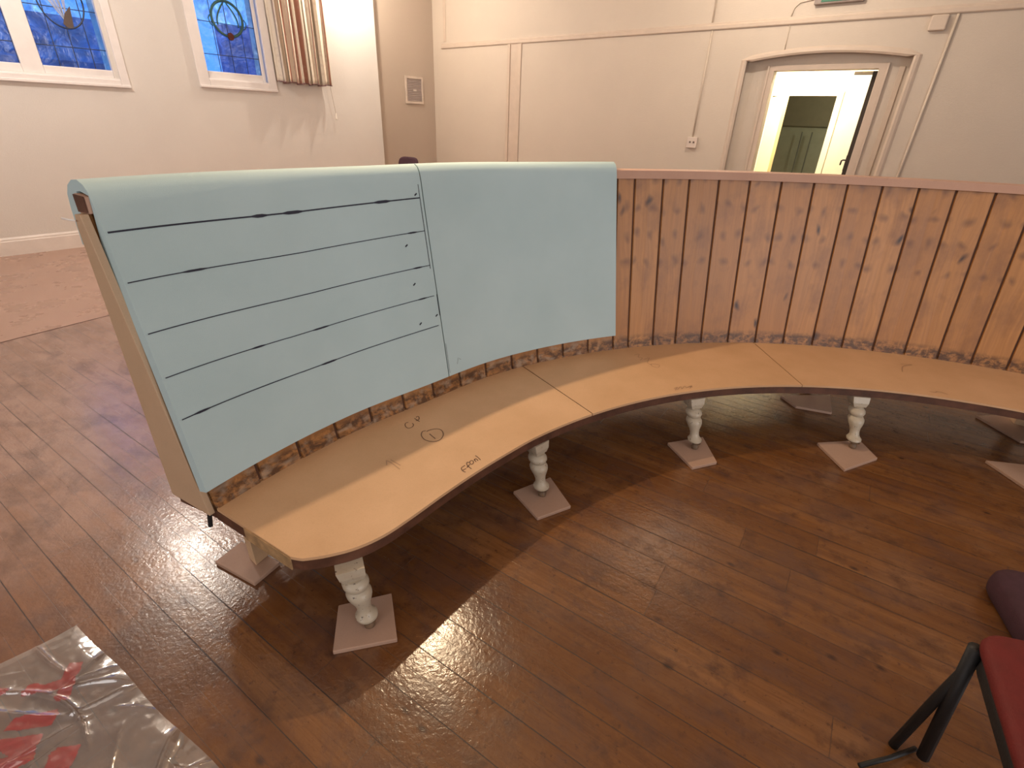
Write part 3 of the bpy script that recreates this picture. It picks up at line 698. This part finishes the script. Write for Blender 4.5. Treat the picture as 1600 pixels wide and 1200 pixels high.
# top strip
def sweep(prof, azs, closed=True):
    n = len(prof); v = []; f = []
    for q in azs:
        for r_, z in prof: v.append(PO(r_, q, z))
    for i in range(len(azs) - 1):
        for j in range(n if closed else n - 1): j2 = (j + 1) % n; f.append((i * n + j, i * n + j2, (i + 1) * n + j2, (i + 1) * n + j))
    f.append(tuple(range(n))); f.append(tuple((len(azs) - 1) * n + j for j in range(n))[::-1]); return v, f
v, f = sweep([(3.152, 1.334), (3.150, 1.378), (3.196, 1.384), (3.196, 1.334)], aa); g = MB(); g.add(v, f)
o = g.build('cap_strip', MAT['capmdf'], bench); o['label'] = 'pinkish top strip along the backrest'
v, f = sweep([(3.172, ZB - .011), (3.176, 1.2), (3.188, 1.334), (3.194, 1.334), (3.183, 1.2), (3.180, ZB - .011)], aa); g = MB(); g.add(v, f); g.build('rear_panel', MAT['plypanel'], bench)
# wedge-shaped end panel
g = MB(); pr_ = [(2.998, ZB - .011), (3.183, ZB + .020), (3.184, .8), (3.186, 1.30), (3.180, 1.334), (3.155, 1.334)]
n = len(pr_); v = [PO(r_, AZL + .02, z) for r_, z in pr_] + [PO(r_, AZL + .42, z) for r_, z in pr_]
g.add(v, [tuple(range(n)), tuple(range(n, 2 * n))[::-1]] + [(i, (i + 1) % n, n + (i + 1) % n, n + i) for i in range(n)])
o = g.build('end_panel', MAT['plypanel'], bench, bevel=.002); o['label'] = 'wedge-shaped pale board closing the left end of the backrest'
# black bracket under the end
g = MB(); p0 = Vector(PO(3.03, AZL + .1, 0)); g.tube([p0 + Vector((0, 0, ZU)), p0 + Vector((-.005, -.005, ZU - .05))], .008, 6); g.build('bracket', MAT['black'], bench)

# foam sheets hooked over the top
def foam_sheet(a_hi, a_lo, label, marks):
    t_ = .036
    prof = [(rb(.46) - .002, .445), (rb(.46) - t_, .452), (rb(.8) - t_, .8), (rb(1.1) - t_, 1.1), (rb(1.25) - t_, 1.25), (rb(1.31) - t_, 1.315),
            (3.136, 1.355), (3.145, 1.388), (3.160, 1.408), (3.182, 1.419), (3.208, 1.417), (3.232, 1.402), (3.246, 1.378), (3.250, 1.34), (3.246, 1.24), (3.206, 1.236),
            (3.200, 1.33), (3.199, 1.388), (3.18, 1.390), (3.147, 1.381), (3.1475, 1.335), (rb(1.25) - .002, 1.25), (rb(.8) - .002, .8)]
    N = 26; v = []; f = []; n = len(prof)
    for i in range(N + 1):
        s_ = i / N
        for r_, z in prof:
            hi = a_hi(z); lo = a_lo(z); q = hi + (lo - hi) * s_
            ed = 0
            v.append(PO(r_ + .0022 * math.sin(q * .22 + z * 3) * (1 if z > .46 else .4), q, z + (.0012 * math.sin(q * .3) if z > 1.40 else 0)))
    for i in range(N):
        for j in range(n): j2 = (j + 1) % n; f.append((i * n + j, i * n + j2, (i + 1) * n + j2, (i + 1) * n + j))
    # end caps as quads between outer and inner profile
    out_i = list(range(1, 15)); inn = [0, 22, 22, 22, 21, 20, 19, 19, 18, 18, 17, 17, 16, 15]
    for base, flip in ((0, False), (N * n, True)):
        for a1_, a2_, b1_, b2_ in zip(out_i, out_i[1:], inn, inn[1:]):
            q = [base + a1_, base + a2_, base + b2_, base + b1_]
            q = list(dict.fromkeys(q))
            f.append(tuple(q[::-1] if flip else q))
    g = MB(); g.add(v, f)
    def srf(q, z): return PO(rb(z) - t_ + .0022 * math.sin(q * .22 + z * 3), q, z)
    for (pts, wd) in marks:
        nrm = lambda p: Vector((C.x - p.x, C.y - p.y, .193 * 3)).normalized()
        g.ribbon([srf(q, z) for q, z in pts], wd, .0016, 1, nrm)
    o = g.build('foam_sheet', [MAT['foam'], MAT['ink']], bench, auto=50); o['label'] = label; return o
marks = []
rnd = random.Random(3)
for z, az1, thick in ((1.283, 156.05, .0052), (1.143, 156.15, .0032), (.992, 156.25, .0032), (.853, 156.35, .003), (.712, 156.45, .0034)):
    pts = [(az1 + (134.45 - az1) * i / 60, z + .0035 * math.cos(i / 9) * (1 if z < 1.2 else .6) + (-.006 + .006 * abs(i / 30 - 1))) for i in range(61)]
    ths = [rnd.random() for _ in range(9)]
    def wd(s_, ths=ths, thick=thick):
        b = thick
        for k, h in enumerate(ths):
            if h > (.55 if thick > .005 else .85) and abs(s_ - (k + .5) / 9) < .018: b = thick * 2.2
        return b
    marks.append((pts, wd))
marks.append(([(134.42, z) for z in [1.34 - i * .03 for i in range(13)]], .003))
marks.append(([(134.15, z) for z in [.86 - i * .02 for i in range(6)]], .0028))
for q, z in ((136.5, 1.096), (136.35, .927), (136.38, .747), (134.8, 1.30), (134.5, .764)): marks.append(([(q + .12, z - .004), (q - .12, z + .004)], .006))
foam_sheet(lambda z: 156.85 - .75 * min(1, (z - .44) / .98), lambda z: 134.12, 'grey-green foam sheet at the left end, ruled with five dark pen lines', marks)
m2 = [([(133.95, z) for z in [.62 - i * .03 for i in range(6)]], .0015), ([(132.9, .50), (132.7, .53), (132.4, .515)], .0014)]
foam_sheet(lambda z: 134.02, lambda z: 111.75 + .5 * min(1, (z - .44) / .98), 'plain grey-green foam sheet in the middle of the backrest', m2)
# torn white cord end at the top of the foam edge
g = MB(); g.hexa([PO(3.154, AZL + .02, 1.337), PO(3.194, AZL + .02, 1.337), PO(3.194, AZL + .08, 1.337), PO(3.154, AZL + .08, 1.337), PO(3.152, AZL + .02, 1.380), PO(3.194, AZL + .02, 1.383), PO(3.194, AZL + .08, 1.383), PO(3.152, AZL + .08, 1.380)])
g.build('end_dark_plate', MAT['darkwood'], bench)  # dark plate added over the cap end, imitating the shaded opening
g = MB(); g.tube([PO(3.175, AZL + .5, 1.318), PO(3.195, AZL + .62, 1.320), PO(3.215, AZL + .68, 1.322)], .003, 6); g.build('cord_end', plain('white_cord', (.8, .75, .7), .6), bench, smooth=True)

# legs: turned and painted
LEG = [(.012, 0), (.019, .002), (.020, .014), (.015, .022), (.014, .030), (.026, .037), (.037, .046), (.038, .054), (.031, .062), (.025, .072), (.024, .088), (.028, .108), (.036, .126), (.042, .142), (.043, .154), (.037, .165), (.031, .171),
       (.038, .178), (.044, .188), (.044, .198), (.038, .207), (.031, .213), (.034, .221), (.041, .228)]
def redge(x, y):
    a_ = azof(Vector((x, y))); return min(front, key=lambda p: abs(azof(p) - a_) + (5 if p is front[0] else 0)) and (2.374 if a_ < 148 else 2.43)
def leg(x, y, rot, lean=(0, 0)):
    zt = .018
    g = MB(); g.lathe([(r_, z) for r_, z in LEG[5:]], x, y, z0=zt)
    # square block top, flaring
    for (h0, h1, w0, w1) in ((.224, .246, .032, .041), (.246, ZU - .013 - zt, .041, .045)):
        c_, s_ = math.cos(R(rot)), math.sin(R(rot)); p = []
        for z, w_ in ((h0, w0), (h1, w1)):
            for sx, sy in ((-1, -1), (1, -1), (1, 1), (-1, 1)): p.append((x + (sx * c_ - sy * s_) * w_, y + (sx * s_ + sy * c_) * w_, z + zt))
        g.hexa(p)
    # splayed foot: the top sits under the seat frame
    cr = Vector((x - C.x, y - C.y)); k_ = max(0, (redge(x, y) + .045 - cr.length)) / (ZU - .03); cr.normalize()
    sh = lambda v: (v[0] + cr.x * k_ * (v[2] - .03), v[1] + cr.y * k_ * (v[2] - .03), v[2])
    g.v = [sh(v) for v in g.v]
    o = g.build('leg', MAT['leg'], bench, auto=35); 
    f_ = MB(); f_.lathe(LEG[:6], x, y, z0=zt + .0005); c2 = f_.build('leg_tip', MAT['castor'], o, auto=40)
    c2.matrix_parent_inverse = Matrix.Identity(4)
    return o
legs = [(-.465, 1.165, 24), (.165, 1.895, 45), (1.033, 2.345, 20), (1.957, 2.415, -5), (2.86, 2.03, -30), (3.55, 1.35, -50)]
for x, y, ro in legs:
    o = leg(x, y, ro)
def post(x, y, rot, w_=.025, top=ZU - .007):
    g = MB(); c_, s_ = math.cos(R(rot)), math.sin(R(rot))
    p = [(x + (sx * c_ - sy * s_) * w_, y + (sx * s_ + sy * c_) * w_ * 1.4, z) for z in (.018, top) for sx, sy in ((-1, -1), (1, -1), (1, 1), (-1, 1))]
    g.hexa(p); o = g.build('rear_post', MAT['rawwood'], bench, bevel=.002); return o
posts = [(-.985, 1.452, 0, 150), PO(3.08, 118, 0) + (118,), PO(3.02, 83.5, 0) + (80,), PO(3.02, 60.5, 0) + (62,), PO(3.08, 36, 0) + (36,)]
for x, y, z, a_ in posts: post(x, y, a_)

# loose MDF offcuts under every leg
def pad(poly, label, th=.0175):
    g = MB(); g.prism(poly, .0, th); o = g.build('floor_pad', MAT['mdfpad'], bevel=.003); tag(o, label, 'board offcut', 'MDF offcut pads under the bench legs')
pad([(-.600, 1.240), (-.421, 1.302), (-.358, 1.115), (-.561, 1.060)], 'square MDF pad under the first turned leg at the rounded end of the bench')
pad([(.027, 1.915), (.212, 2.036), (.298, 1.826), (.139, 1.736)], 'square MDF pad under the second turned leg from the left')
pad([(.895, 2.391), (1.119, 2.466), (1.118, 2.223), (.968, 2.164)], 'square MDF pad under the third turned leg from the left')
pad([(1.777, 2.453), (2.050, 2.500), (2.043, 2.320), (1.793, 2.200)], 'square MDF pad under the fourth turned leg from the left')
pad([(2.66, 2.34), (3.02, 2.29), (2.97, 1.93), (2.68, 2.09)], 'pale MDF pad under the bench at the right edge of the photo')
pad([(-1.147, 1.417), (-1.096, 1.530), (-.895, 1.427), (-.946, 1.321)], 'small MDF pad under the wooden post at the left end of the bench')
pad([(1.827, 3.024), (2.181, 3.060), (2.060, 2.813)][:3] + [(1.86, 2.88)], 'MDF pad under a rear post, seen between the third and fourth legs')
pad([(3.017, 2.850), (3.280, 2.880), (3.180, 2.53), (3.05, 2.56)], 'MDF pad under a rear post near the right edge of the photo')

# ================================================================== THINGS AROUND
# crumpled clear polythene bag with red print
REDP = [[(-1.386, 0.996), (-1.348, 1.001), (-1.333, 0.965), (-1.301, 0.885), (-1.315, 0.873), (-1.337, 0.878), (-1.354, 0.914), (-1.404, 0.893), (-1.446, 0.886), (-1.459, 0.922), (-1.435, 0.929), (-1.412, 0.924), (-1.373, 0.944)], [(-1.413, 0.791), (-1.414, 0.824), (-1.312, 0.856), (-1.297, 0.845), (-1.293, 0.812), (-1.366, 0.795)], [(-1.428, 0.764), (-1.355, 0.777), (-1.298, 0.79), (-1.287, 0.764), (-1.27, 0.725), (-1.298, 0.695), (-1.348, 0.679), (-1.382, 0.716), (-1.338, 0.727), (-1.368, 0.736)], [(-1.236, 0.736), (-1.225, 0.756), (-1.171, 0.766), (-1.162, 0.733), (-1.157, 0.7), (-1.133, 0.65), (-1.194, 0.648), (-1.22, 0.698)], [(-1.566, 0.911), (-1.502, 0.908), (-1.492, 0.89), (-1.528, 0.871)]]
def inside(p, poly):
    c_ = False; j = len(poly) - 1
    for i in range(len(poly)):
        if (poly[i][1] > p[1]) != (poly[j][1] > p[1]) and p[0] < (poly[j][0] - poly[i][0]) * (p[1] - poly[i][1]) / (poly[j][1] - poly[i][1]) + poly[i][0]: c_ = not c_
        j = i
    return c_
def film(name, col, a_, rough):
    t = NT(name); p = t.pos(); n1 = t.noise(p, 26, 5, .6, 1.5); n2 = t.noise(p, 90, 3)
    b = t.n('ShaderNodeBsdfPrincipled'); b.inputs['Base Color'].default_value = col + (1,); b.inputs['Roughness'].default_value = rough
    b.inputs['Specular IOR Level'].default_value = .9
    t.link(t.bump(t.math('ADD', n1, t.math('MULTIPLY', n2, .2)), .25, .006), b.inputs['Normal'])
    tr = t.n('ShaderNodeBsdfTransparent'); mx = t.n('ShaderNodeMixShader')
    t.put(mx.inputs[0], t.ramp(n1, .4, .8, a_ * .9, min(1, a_ * 1.15))); t.link(tr.outputs[0], mx.inputs[1]); t.link(b.outputs[0], mx.inputs[2]); gl = t.n('ShaderNodeBsdfGlossy'); gl.inputs['Roughness'].default_value = .09; gl.inputs[0].default_value = (1, .97, .93, 1)
    lw = t.n('ShaderNodeLayerWeight'); lw.inputs[0].default_value = .32
    m2_ = t.n('ShaderNodeMixShader'); t.put(m2_.inputs[0], t.ramp(lw.outputs['Fresnel'], 0, 1, .10, .75)); t.link(mx.outputs[0], m2_.inputs[1]); t.link(gl.outputs[0], m2_.inputs[2])
    t.link(m2_.outputs[0], t.out.inputs[0]); return t.m
MAT['film'] = film('clear_polythene', (.75, .72, .70), .17, .14); MAT['filmred'] = film('red_print', (.42, .02, .03), .78, .22)
e1_ = Vector((.866, -.50)); e2_ = Vector((-.66, -.751))
O = Vector((-1.475, 1.130)); NA, NB = 300, 190; LA, LB_ = 1.10, .62
rc_ = random.Random(11); crs = []
for k in range(46):
    ca = (rc_.uniform(0, LA), rc_.uniform(0, LB_)); th = rc_.gauss(1.9, .55) if k % 3 else rc_.uniform(0, 3.14); crs.append((ca, (math.cos(th), math.sin(th)), rc_.uniform(.05, .28), rc_.uniform(.004, .013), rc_.uniform(.003, .010), rc_.uniform(-2, 2)))
vs, fs, fm = [], [], []
for i in range(NA + 1):
    for j in range(NB + 1):
        a_, b_ = i / NA * LA, j / NB * LB_
        p = O + e1_ * (a_ + .004 * math.sin(b_ * 19)) + e2_ * (b_ + .004 * math.sin(a_ * 13 + 1) * min(1, a_ * 4))
        z = .006 + .004 * noise.noise(Vector((a_ * 9, b_ * 9, 2))) + .0012 * noise.noise(Vector((a_ * 40, b_ * 40, 5)))
        for (c0, dr_, L_, h_, wd_, cv) in crs:
            dx, dy = a_ - c0[0], b_ - c0[1]; al = dx * dr_[0] + dy * dr_[1]
            if abs(al) > L_: continue
            ac = -dx * dr_[1] + dy * dr_[0] + cv * al * al
            if abs(ac) > wd_ * 4: continue
            z += h_ * math.exp(-abs(ac) / wd_) * (1 - (al / L_) ** 2) * 1.5
        e = min(a_, b_); z *= .3 + .7 * min(1, e / .03)
        vs.append((p.x, p.y, max(.0015, z)))
for i in range(NA):
    for j in range(NB):
        a = i * (NB + 1) + j; fs.append((a, a + 1, a + NB + 2, a + NB + 1))
        c_ = Vector(vs[a]); fm.append(1 if any(inside((c_.x, c_.y), poly) for poly in REDP) else 0)
o = mk('polythene_sheet', vs, fs, [MAT['film'], MAT['filmred']], fm=fm, smooth=True)
tag(o, 'crumpled clear polythene bag with bold red print lying on the floorboards', 'plastic sheet')

# purple upholstered chair behind the bench, only its top showing
def rpoly(pts, rad, n=5):
    P = [Vector(p) for p in pts]; out = []
    for i in range(len(P)):
        a, b, c_ = P[i - 1], P[i], P[(i + 1) % len(P)]; u = (a - b).normalized(); v = (c_ - b).normalized()
        s0, s1 = b + u * rad, b + v * rad
        for k in range(n + 1): t = k / n; out.append((s0 * (1 - t) ** 2 + b * 2 * t * (1 - t) + s1 * t * t))
    return [tuple(p) for p in out]
def cushion(poly, z0, z1, r=.02):
    """rounded pad from a 2D outline"""
    n = len(poly); c_ = sum((Vector(p) for p in poly), Vector((0, 0))) / n; v = []; f = []
    lv = [(z0, .93), (z0 + r * .4, .985), (z0 + r, 1), (z1 - r, 1), (z1 - r * .4, .985), (z1, .94), (z1 + .006, .6), (z1 + .009, .2)]
    for z, s_ in lv:
        for p in poly: q = c_ + (Vector(p) - c_) * s_; v.append((q.x, q.y, z))
    for i in range(len(lv) - 1):
        for k in range(n): k2 = (k + 1) % n; f.append((i * n + k, i * n + k2, (i + 1) * n + k2, (i + 1) * n + k))
    f.append(tuple(range(n))[::-1]); f.append(tuple((len(lv) - 1) * n + k for k in range(n))); return v, f
purple = plain('purple_cloth', (.060, .022, .034), .85, .15, 20, .3, 300); redc = plain('red_cloth', (.125, .006, .004), .75, .12, 20, .25, 260)
def chair(name, label, ctr, face, z_seat, cloth, frame, poly=None, back=True, back_h=.93, group=None, legz=0.0):
    """face: azimuth the sitter looks towards"""
    root = empty(name, (ctr[0], ctr[1], legz), label, 'chair', group)
    a_ = R(face); fx, fy = math.cos(a_), math.sin(a_)
    T = lambda x, y, z: (ctr[0] + x * fx - y * fy, ctr[1] + x * fy + y * fx, z)
    if poly is None: poly = [T(.22, -.22, 0)[:2], T(.22, .22, 0)[:2], T(-.21, .19, 0)[:2], T(-.21, -.19, 0)[:2]]
    v, f = cushion(rpoly(poly, .05), z_seat - .055, z_seat - .009)
    g = MB(); g.add(v, f); g.build('seat', cloth, root, smooth=True)
    P = [Vector(p) for p in poly]; c_ = sum(P, Vector((0, 0))) / 4
    g = MB()
    for k in range(4):
        p = c_ + (P[k] - c_) * .88; q = c_ + (P[(k + 1) % 4] - c_) * .88; g.tube([(p.x, p.y, z_seat - .066), (q.x, q.y, z_seat - .066)], .011, 8)
    g.build('seat_frame', frame, root, smooth=True)
    for k in range(4):
        p = c_ + (P[k] - c_) * .90; q = c_ + (P[k] - c_) * 1.03
        g = MB(); g.tube([(p.x, p.y, z_seat - .062), ((p.x + q.x) / 2, (p.y + q.y) / 2, z_seat * .5 + legz * .5), (q.x, q.y, legz + .001)], .0125, 10); lg = g.build('leg', frame, root, smooth=True)
    if back:
        # backrest: rounded padded panel
        g = MB(); n = 14; w_ = .245; hb = back_h - .52; v = []; f = []; z00 = z_seat + .06
        ol = []
        for k in range(40):
            t = 2 * math.pi * k / 40; x_ = math.copysign(abs(math.cos(t)) ** .42, math.cos(t)) * w_; z_ = math.copysign(abs(math.sin(t)) ** .36, math.sin(t)) * (back_h - z00) / 2
            ol.append((x_, (back_h + z00) / 2 + z_))
        for dx, s_ in ((0, .9), (.008, .98), (.02, 1), (.034, .98), (.042, .9), (.044, .5)):
            for y_, z_ in ol:
                zc = (back_h + z00) / 2; y2 = y_ * s_; z2 = zc + (z_ - zc) * s_
                v.append(T(-.235 - .10 * (z2 - z_seat) + dx - .03 * (1 - (y2 / w_) ** 2), y2, z2))
        for i in range(5):
            for k in range(40): k2 = (k + 1) % 40; f.append((i * 40 + k, i * 40 + k2, (i + 1) * 40 + k2, (i + 1) * 40 + k))
        f.append(tuple(range(40))); f.append(tuple(200 + k for k in range(40))[::-1]); g.add(v, f); g.build('backrest', cloth, root, smooth=True)
        for s_ in (-1, 1):
            g = MB(); g.tube([T(-.20, .19 * s_, z_seat - .06), T(-.245, .19 * s_, z_seat + .02), T(-.275, .19 * s_, back_h - .12)], .011, 8); g.build('back_post', frame, root, smooth=True)
    return root
chair('upholstered_chair', 'dark purple padded chair behind the bench, only its rounded top showing', W(5.76, 7.08)[:2], 232, .46, purple, MAT['black'], back_h=1.02)
# dark purple cushion on the floor at the right edge
v, f = cushion(rpoly([(1.93, 1.49), (2.30, 1.36), (2.16, .98), (1.80, 1.12)], .09, 8), .002, .105, .04)
g = MB(); g.add(v, f); tag(g.build('floor_cushion', purple, smooth=True), 'dark purple cushion on the floor at the right edge of the photo', 'cushion')
# red chair close to the camera
A_ = Vector((1.175, .840)); d1 = Vector((math.cos(R(-13)), math.sin(R(-13)))); d2 = Vector((math.cos(R(-118)), math.sin(R(-118))))
rp = [tuple(A_), tuple(A_ + d1 * .44), tuple(A_ + d1 * .44 + Vector((math.cos(R(-103)), math.sin(R(-103)))) * .42), tuple(A_ + d2 * .42)]
rc = chair('upholstered_chair', 'red padded chair with black frame cut off by the bottom right corner', (1.25, .6), -60, .545, redc, MAT['black'], poly=rp, back=False)
g = MB(); p = A_ + d2 * .05 - d1 * .0
g.hexa([tuple(q) for q in [(p.x - .01, p.y, .40), (p.x + .07, p.y - .015, .40), (p.x + .04, p.y - .33, .40), (p.x - .10, p.y - .30, .40), (p.x + .0, p.y, .475), (p.x + .08, p.y - .015, .475), (p.x + .05, p.y - .33, .475), (p.x - .09, p.y - .30, .475)]]) if False else None
g = MB(); g.tube([(1.03, .784, .012), (1.13, .806, .014), (1.225, .835, .012)], .007, 8); g.build('foot_bar', MAT['black'], rc, smooth=True)
g = MB(); g.tube([(A_.x - .005, A_.y - .02, .49), (1.225, .81, .02)], .016, 10); g.build('side_tube', MAT['black'], rc, smooth=True)
g = MB(); v, f = cushion(rpoly([tuple(Vector((1.30, .62)) + (Vector(q) - Vector((1.30, .62))) * .93) for q in rp], .05), .435, .485, .01); g.add(v, f); g.build('seat_base', MAT['black'], rc, smooth=True)
g = MB(); g.tube([(1.19, .72, .47), (1.16, .70, .44)], .008, 8); g.build('link_clip', plain('clip_white', (.6, .5, .4), .4), rc, smooth=True)
